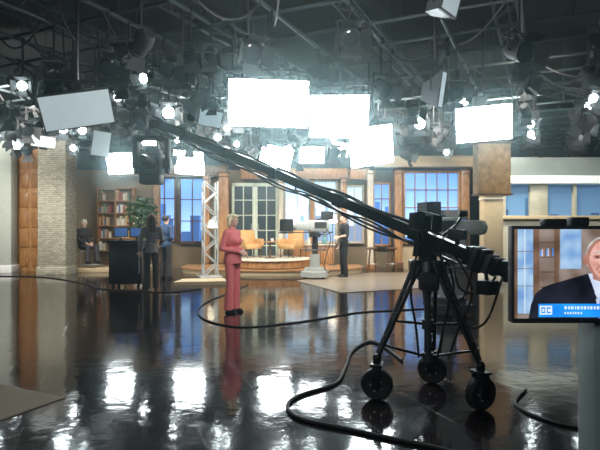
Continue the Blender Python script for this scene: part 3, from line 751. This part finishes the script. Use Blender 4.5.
tip = V((-2.36, 8.3, 3.14))-O; pv = V((0, 0, 1.36)); u = (pv-tip).normalized(); end = pv+u*.75
sdv = u.cross(V((0, 0, 1))).normalized(); nrm = sdv.cross(u).normalized()
b = B()
for s in (-1, 1):
    c = pv+sdv*s*.085
    b.prism([(-.09, -.16), (.09, -.16), (.05, .07), (-.05, .07)], -.01, .01, plane='XZ')
    bmv = b.bm.verts[:][-8:]
    ang = math.atan2(sdv.y, sdv.x)
    bmesh.ops.transform(b.bm, matrix=Matrix.Translation(c) @ Matrix.Rotation(ang+math.pi/2, 4, 'Z'), verts=bmv)
b.cyl(pv-sdv*.13, pv+sdv*.13, .03, n=16).cyl(pv-sdv*.14, pv-sdv*.12, .05).cyl(pv+sdv*.14, pv+sdv*.12, .05)
obj(b, 'fulcrum_bracket', BLK, t)
def bar(b, p, q, w, h):
    p = V(p); q = V(q); d = (q-p); x = d.normalized(); s_ = x.cross(V((0, 0, 1))).normalized(); n_ = s_.cross(x)
    vs = [[b.bm.verts.new(c+s_*a*w/2+n_*e*h/2) for a, e in ((-1, -1), (1, -1), (1, 1), (-1, 1))] for c in (p, q)]
    b.bm.faces.new(vs[0]); b.bm.faces.new(vs[1])
    for i in range(4): b.bm.faces.new((vs[0][i], vs[0][(i+1) % 4], vs[1][(i+1) % 4], vs[1][i]))
b = B(); bar(b, end, tip, .075, .095)
for f in (.02, .2, .4, .6, .8, .95):
    c = pv.lerp(tip, f); bar(b, c-u*.06, c+u*.06, .1, .125)
obj(b, 'boom_arm', BLK, t)
b = B(); off = V((0, 0, -.11)); bar(b, end.lerp(pv, .6)+off, tip+off, .022, .022)
for f in (.0, .33, .66, 1.0):
    c = pv.lerp(tip, f); b.cyl(c, c+off, .01)
obj(b, 'levelling_rod', DGR, t)
b = B(); b.tube([pv.lerp(tip, f)+V((0, 0, .065+.012*math.sin(f*40)))+sdv*.02*math.sin(f*25) for f in [k/24 for k in range(25)]], .016, 6, sub=3)
b.tube([pv.lerp(tip, f)+V((0, 0, -.06-.09*abs(math.sin(f*12)))) for f in [k/24 for k in range(25)]], .01, 6, sub=3)
b.tube([pv.lerp(tip, f)+V((0, 0, -.05-.05*abs(math.sin(f*19+1))))+sdv*.045 for f in [k/24 for k in range(25)]], .01, 6, sub=3)
obj(b, 'boom_cable', RUB, t)
RW = Matrix((sdv, nrm, u)).transposed().to_4x4()
for k in range(5):
    c = pv+u*(.42+.06*k)
    b = B().box(c, ((.13, .16, .16, .15, .12)[k], (.15, .19, .19, .15, .14)[k], .05), bev=.01, R=RW)
    obj(b, 'counterweight', (BLK, DGR, BLK, DGR, BLK)[k], t)
obj(B().cyl(pv+u*.3, end+u*.03, .022).box(end, (.08, .08, .16), bev=.01), 'counterweight_bar', BLK, t)
obj(B().box(pv+u*.3+V((0, 0, .13)), (.14, .1, .08), (0, .1, -.5), bev=.01), 'motor_controller', BLK2, t)
obj(B().cyl(pv+u*.3, pv+u*.3+V((0, 0, .12)), .02), 'controller_post', BLK, t)
obj(B().box(pv+u*.55+V((.02, -.02, -.2)), (.13, .12, .11), (0, 0, .4), bev=.012).cyl(pv+u*.55, pv+u*.55+V((.02, -.02, -.2)), .015), 'battery_box', BLK2, t)
obj(B().tube([end, end+V((.1, -.02, .1)), end+V((.16, -.1, .13)), end+V((.14, -.2, .1))], .012), 'control_handle', BLK, t)
obj(B().tube([pv+V((.12, -.05, .02)), pv+V((.2, -.12, .1)), pv+V((.26, -.1, .18))], .012).box(pv+V((.27, -.1, .2)), (.07, .05, .05), bev=.008), 'joystick_arm', BLK, t)
c = V((1.0, 4.33, 1.49))-O
m_ = obj(B().box((0, 0, 0), (.2, .08, .14), bev=.01), 'operator_screen', BLK2, t, loc=c, rot=(0, .12, .6))
obj(B().box((0, -.042, 0), (.16, .004, .1)), 'display_panel', GLS, m_)
b = B(); b.box((0, -.09, .075), (.21, .1, .006), (.2, 0, 0)).box((-.103, -.09, 0), (.006, .1, .14)).box((.103, -.09, 0), (.006, .1, .14))
obj(b, 'sun_hood', BLK, m_)
obj(B().cyl((0, 0, -.07), (.03, .02, -.16), .015), 'screen_bracket', BLK, m_)
obj(B().box((-.02, -.12, 1.0), (.16, .1, .15), bev=.015).box((-.02, -.175, 1.02), (.11, .01, .07), m=1), 'control_box', [BLK2, DGR], t)
for k, (dx, dy) in enumerate(((.05, -.1), (-.08, -.05), (.1, .02), (.14, -.08))):
    obj(B().tube([pv+V((dx, dy, -.05)), V((dx*2.2, dy*2-.05, .95)), V((dx*1.5, dy*2, .6)), V((dx*1.1, dy, .35))], .01), 'looped_cable', RUB, t)
for s, e_, dr in ((.45, .1, .42), (.65, .2, .3), (.7, .05, .55)):
    obj(B().tube([pv+u*s+V((0, 0, -.08)), pv+u*(s*.8)+V((0, 0, -dr*.85)), pv+u*(s*.5)+V((0, 0, -dr)), pv+V((e_, -.05, -.2))], .01), 'looped_cable', RUB, t)
rh = obj(B().cyl(tip, tip+V((0, 0, -.16)), .06, n=20).cyl(tip+V((0, 0, -.16)), tip+V((0, 0, -.24)), .12, n=24).box(tip+V((0, 0, -.29)), (.54, .16, .08), bev=.015)
         .box(tip+V((-.25, 0, -.56)), (.07, .16, .56), bev=.015).box(tip+V((.25, 0, -.56)), (.07, .16, .56), bev=.015).cyl(tip+V((-.3, 0, -.68)), tip+V((-.18, 0, -.68)), .09, n=20).cyl(tip+V((.3, 0, -.68)), tip+V((.18, 0, -.68)), .09, n=20), 'remote_head', BLK2, t)
cb_ = tip+V((0, 0, -.68))
obj(B().box(cb_, (.34, .42, .32), bev=.02).box(cb_+V((0, .1, .2)), (.22, .25, .1), bev=.02), 'crane_camera_body', BLK2, rh)
obj(B().lathe([(.07, 0), (.09, .08), (.09, .26), (.12, .28), (.12, .36), (.1, .36)], cb_+V((0, -.55, 0)), axis='Y', n=20), 'crane_camera_lens', BLK, rh)
obj(B().box(tip+V((0, -.02, -.93)), (.32, .3, .16), bev=.02), 'accessory_box', BLK2, rh)
obj(B().box(tip+V((0, -.1, -.38)), (.24, .1, .1), bev=.01), 'transmitter_box', BLK2, rh)
obj(B().box(tip+V((0, -.155, -.38)), (.2, .012, .06)), 'camera_light', LENS, rh)

# ---------- foreground television monitor ----------
t = thing('television_monitor', 'flat-screen television showing man in dark suit, on stand', 'television', (1.19, 2.1, 0))
z0, z1 = 1.06, 1.455; xw = .33
obj(B().box((0, .03, (z0+z1)/2), (2*xw, .05, z1-z0), bev=.004).box((0, .07, (z0+z1)/2), (.45, .06, .28), bev=.02), 'casing', BLK2, t)
L = -xw+.008; R_ = xw-.008; bt = z0+.02; tp = z1-.014
def E(n_, c, s): return mat('screen_'+n_, tuple(x*.2 for x in c), .3, es=s, ecol=c, noise=0)
def Eg(n_, c1, c2, s, ns=10.):
    m = mat('screen_'+n_, tuple(x*.2 for x in c1), .3); nt = m.node_tree; n = nt.nodes; l = nt.links; p = n['Principled BSDF']
    tc = n.new('ShaderNodeTexCoord'); nz = n.new('ShaderNodeTexNoise'); nz.inputs['Scale'].default_value = ns; nz.inputs['Detail'].default_value = 1
    cr = n.new('ShaderNodeValToRGB'); e = cr.color_ramp.elements; e[0].position = .35; e[0].color = (*c1, 1); e[1].position = .65; e[1].color = (*c2, 1)
    l.new(tc.outputs['Object'], nz.inputs['Vector']); l.new(nz.outputs['Fac'], cr.inputs['Fac']); l.new(cr.outputs['Color'], p.inputs['Emission Color']); p.inputs['Emission Strength'].default_value = s
    return m
mats = [Eg('room', (.2, .14, .11), (.42, .34, .3), .8), Eg('shelf', (.14, .08, .05), (.3, .18, .12), .8), Eg('window', (.2, .4, .75), (.5, .72, .95), .9, 14), Eg('suit', (.006, .008, .014), (.025, .028, .045), .8), Eg('face', (.62, .3, .24), (.85, .52, .45), 1.1, 22),
        Eg('shirt', (.5, .6, .85), (.8, .86, 1), 1.), E('tie', (.1, .12, .4), .9), Eg('banner', (.01, .22, .85), (.02, .36, 1), 1.1), E('white', (.85, .95, 1), .95), Eg('hair', (.4, .39, .38), (.75, .74, .72), .9, 30), E('dark', (.16, .07, .055), .8), E('lips', (.5, .17, .14), .9), Eg('face_shadow', (.42, .18, .14), (.55, .27, .21), .9, 20)]
b = B()
def sheet(pts, lay, m): b.prism(pts, -.0004*lay+.004, -.0004*lay-.0004+.004, m, plane='XZ')
def rect(x0, x1, a0, a1, lay, m): sheet([(x0, a0), (x1, a0), (x1, a1), (x0, a1)], lay, m)
def ell(cx, cz, rx, rz_, lay, m): sheet([(cx+rx*math.cos(k*math.pi/16), cz+rz_*math.sin(k*math.pi/16)) for k in range(32)], lay, m)
rect(L, R_, bt, tp, 0, 0)
rect(L, L+.012, bt, tp, 1, 1)
rect(L+.012, L+.075, bt+.02, tp, 1, 2); rect(L+.04, L+.043, bt+.02, tp, 2, 8)
for k in range(1, 4): rect(L+.012, L+.075, bt+.06+k*.07, bt+.0625+k*.07, 2, 1)
rect(L+.075, L+.1, bt, tp, 1, 1); rect(L+.16, L+.18, bt, tp, 1, 1)
for k in range(5): rect(L+.1, L+.16, tp-.05-.06*k, tp-.056-.06*k, 2, 1)
for k in range(9): rect(L+.104+.006*k, L+.108+.006*k, tp-.11+.0, tp-.085+.004*(k % 3), 2, (7, 5, 12, 1)[k % 4])
rect(L+.185, L+.27, tp-.16, tp, 1, 2); rect(R_-.12, R_, bt+.15, tp, 1, 2)
cx = L+.362; q_ = 1.3
def P_(pts, lay, m): sheet([(cx+x*q_, bt+max(0, z)*1.1) for x, z in pts], lay, m)
P_([(-.235, 0), (-.228, .05), (-.215, .09), (-.19, .115), (-.16, .128), (-.1, .148), (-.05, .165), (.05, .165), (.1, .15), (.15, .13), (.18, .09), (.19, 0)], 3, 3)
P_([(-.05, .165), (-.03, .1), (-.015, 0), (.03, 0), (.04, .1), (.05, .165)], 4, 5)
P_([(-.012, .145), (-.009, .125), (-.02, 0), (.022, 0), (.009, .125), (.012, .145)], 5, 6)
P_([(-.06, .165), (-.02, .07), (-.045, .085), (-.075, .1)], 5, 3); P_([(.06, .165), (.02, .07), (.07, .09)], 5, 3)
P_([(-.035, .145), (0, .13), (.035, .145), (.038, .19), (-.038, .19)], 5, 12)
hz_ = bt+.238
def head(rx, rt, rb, lay, m, dx=0, jaw=.74):
    pts = []
    for k in range(40):
        a = 2*math.pi*k/40; s = math.sin(a); c_ = math.cos(a)
        x = rx*c_*(1 if s > 0 else 1-(1-jaw)*(-s)**1.5); pts.append((cx+dx+x, hz_+(rt if s > 0 else rb)*s))
    sheet(pts, lay, m)
head(.08, .095, .05, 5, 9, jaw=1.0); head(.073, .087, .09, 6, 12); head(.066, .08, .083, 7, 4, .006)
for s in (-1, 1):
    ell(cx+s*.074, hz_, .011, .022, 6, 12); ell(cx+s*.029, hz_+.012, .017, .009, 8, 12); ell(cx+s*.029, hz_+.011, .009, .004, 9, 10)
    sheet([(cx+s*.012, hz_+.028), (cx+s*.045, hz_+.025), (cx+s*.043, hz_+.03), (cx+s*.014, hz_+.033)], 9, 9)
    sheet([(cx+s*.02, hz_-.02), (cx+s*.036, hz_-.045), (cx+s*.033, hz_-.046), (cx+s*.017, hz_-.022)], 8, 12)
sheet([(cx-.005, hz_+.01), (cx-.015, hz_-.024), (cx, hz_-.03), (cx+.015, hz_-.024), (cx+.004, hz_+.01)], 8, 12)
sheet([(cx-.005, hz_+.01), (cx-.008, hz_-.018), (cx, hz_-.022), (cx+.01, hz_-.018), (cx+.005, hz_+.01)], 9, 4)
ell(cx, hz_-.05, .024, .004, 8, 11); ell(cx, hz_-.072, .02, .004, 8, 12)
rect(L+.095, R_-.02, bt+.006, bt+.06, 10, 7)
rect(L+.1, L+.15, bt+.016, bt+.052, 11, 8); rect(L+.106, L+.122, bt+.022, bt+.046, 12, 7); rect(L+.11, L+.118, bt+.028, bt+.04, 13, 8); rect(L+.128, L+.144, bt+.022, bt+.046, 12, 7); rect(L+.132, L+.144, bt+.028, bt+.04, 13, 8)
x = L+.2
for w_ in (.013, .009, .014, .007, .013, .01, .013, .008, .013, .01, .014, .012):
    rect(x, x+w_*.7, bt+.038, bt+.05, 12, 8); x += w_+.002
x = L+.2
for w_ in (.008, .007, .009, .006, .008, .009, .008): rect(x, x+w_*.7, bt+.018, bt+.027, 12, 8); x += w_+.003
obj(b, 'screen', mats, t)
GG = mat('grey_green_panel', (.3, .35, .33), .5)
obj(B().box((.13, .12, .56), (.2, .14, 1.0), bev=.01), 'stand_column', GG, t)
obj(B().box((.13, .12, .035), (.6, .5, .07), bev=.015), 'stand_base', BLK2, t)
obj(B().box((.13, .12, 1.1), (.16, .06, .12)), 'mount_bracket', BLK, t)
for x, w_, h_ in ((1.04, .09, .028), (1.14, .07, .035)):
    obj(B().box((0, 0, h_/2), (w_, .05, h_), bev=.004).cyl((-.02, -.025, h_/2), (-.02, -.032, h_/2), .008).box((.015, -.026, h_/2), (.03, .004, .01)), 'signal_receiver', BLK2, loc=(x, 2.135, 1.455), label='small black receiver box on top of television', cat='electronic box')

# ---------- cables ----------
def cable(pts, r, label): obj(B().tube([(x, y, r) for x, y in pts], r, 8), 'cable', RUB, label=label, cat='cable')
cable([(1.1, 5.6), (1.0, 6.3), (.85, 6.5), (.6, 6.0), (.456, 5.27), (.32, 4.77), (0, 4.44), (-.10, 4.17), (0, 3.9), (.32, 3.71), (.61, 3.54), (.85, 3.41), (1.12, 3.24), (1.5, 3.1)], .015, 'thick black cable snaking over floor from crane')
cable([(3.2, 9.5), (1.7, 9.0), (1.0, 8.77), (0, 7.9), (-.86, 7.5), (-1.48, 8.1), (-1.78, 9.1), (-1.75, 10.3), (-1.5, 11.6), (-1.3, 13)], .011, 'black cable looping around on floor near woman')
cable([(-9.6, 15.2), (-7.5, 15.0), (-5.46, 13.2), (-4.6, 12.1), (-3.0, 11.5), (-2.3, 12.1)], .013, 'black cable crossing floor past cart')
cable([(2.0, 4.6), (1.75, 4.2), (1.9, 3.8), (2.3, 3.7), (2.6, 4.1)], .012, 'black cable curling beside crane wheel')

# ---------- lights ----------
def area(n, loc, target, sx, sy, e, col):
    L_ = D.lights.new(n, 'AREA'); L_.shape = 'RECTANGLE'; L_.size = sx; L_.size_y = sy; L_.energy = e; L_.color = col
    o = D.objects.new(n, L_); COL.objects.link(o); o.location = loc
    o.rotation_euler = (V(target)-V(loc)).to_track_quat('-Z', 'Y').to_euler()
    return o
area('key_stage', (-.5, 13, 4.5), (-.5, 18, 1.2), 6, 1.2, 950, (1, .96, .86))
area('key_stage_side', (4.5, 13, 4.5), (4.5, 18, 1.4), 3, 1, 520, (1, .96, .85))
area('key_left', (-7.8, 12, 4.5), (-7.9, 17, 1.8), 3.5, 1, 620, (1, .98, .88))
area('key_right', (8, 9.5, 4.5), (8, 14.8, 2), 3, 1, 230, (.95, 1, .97))
area('key_panel', (4.2, 9.6, 4.3), (4.42, 12, 2.8), .8, .5, 55, (1, .93, .8))  # lamp added to brighten the bronze panel
area('grid_fill', (0, 9, 2.0), (0, 12, 6.5), 10, 8, 22, (.5, .85, 1))
area('front_fill', (-2.5, -1.5, 3.5), (-.5, 9, .8), 4, 2, 85, (.8, .94, 1))
area('talent_fill', (.6, 5.2, 4.3), (-1.15, 8.87, 1.3), .6, .6, 125, (1, .97, .92))  # unseen lamp added to brighten the blonde woman
w = D.worlds.new('w'); SC.world = w; w.use_nodes = True
w.node_tree.nodes['Background'].inputs[0].default_value = (.2, .32, .36, 1); w.node_tree.nodes['Background'].inputs[1].default_value = .3
vs = w.node_tree.nodes.new('ShaderNodeVolumeScatter'); vs.inputs['Density'].default_value = .0065; vs.inputs['Anisotropy'].default_value = .94; vs.inputs['Color'].default_value = (.68, .95, 1, 1)
w.node_tree.links.new(vs.outputs[0], w.node_tree.nodes['World Output'].inputs['Volume'])

# ---------- camera ----------
c = D.cameras.new('cam'); c.sensor_width = 36; c.lens = 31.2; c.shift_y = 2/600
co = D.objects.new('cam', c); COL.objects.link(co); co.location = (0, 0, 1.45); co.rotation_euler = (math.pi/2, 0, 0)
SC.camera = co
SC.view_settings.view_transform = 'Standard'
SC.view_settings.exposure = 0
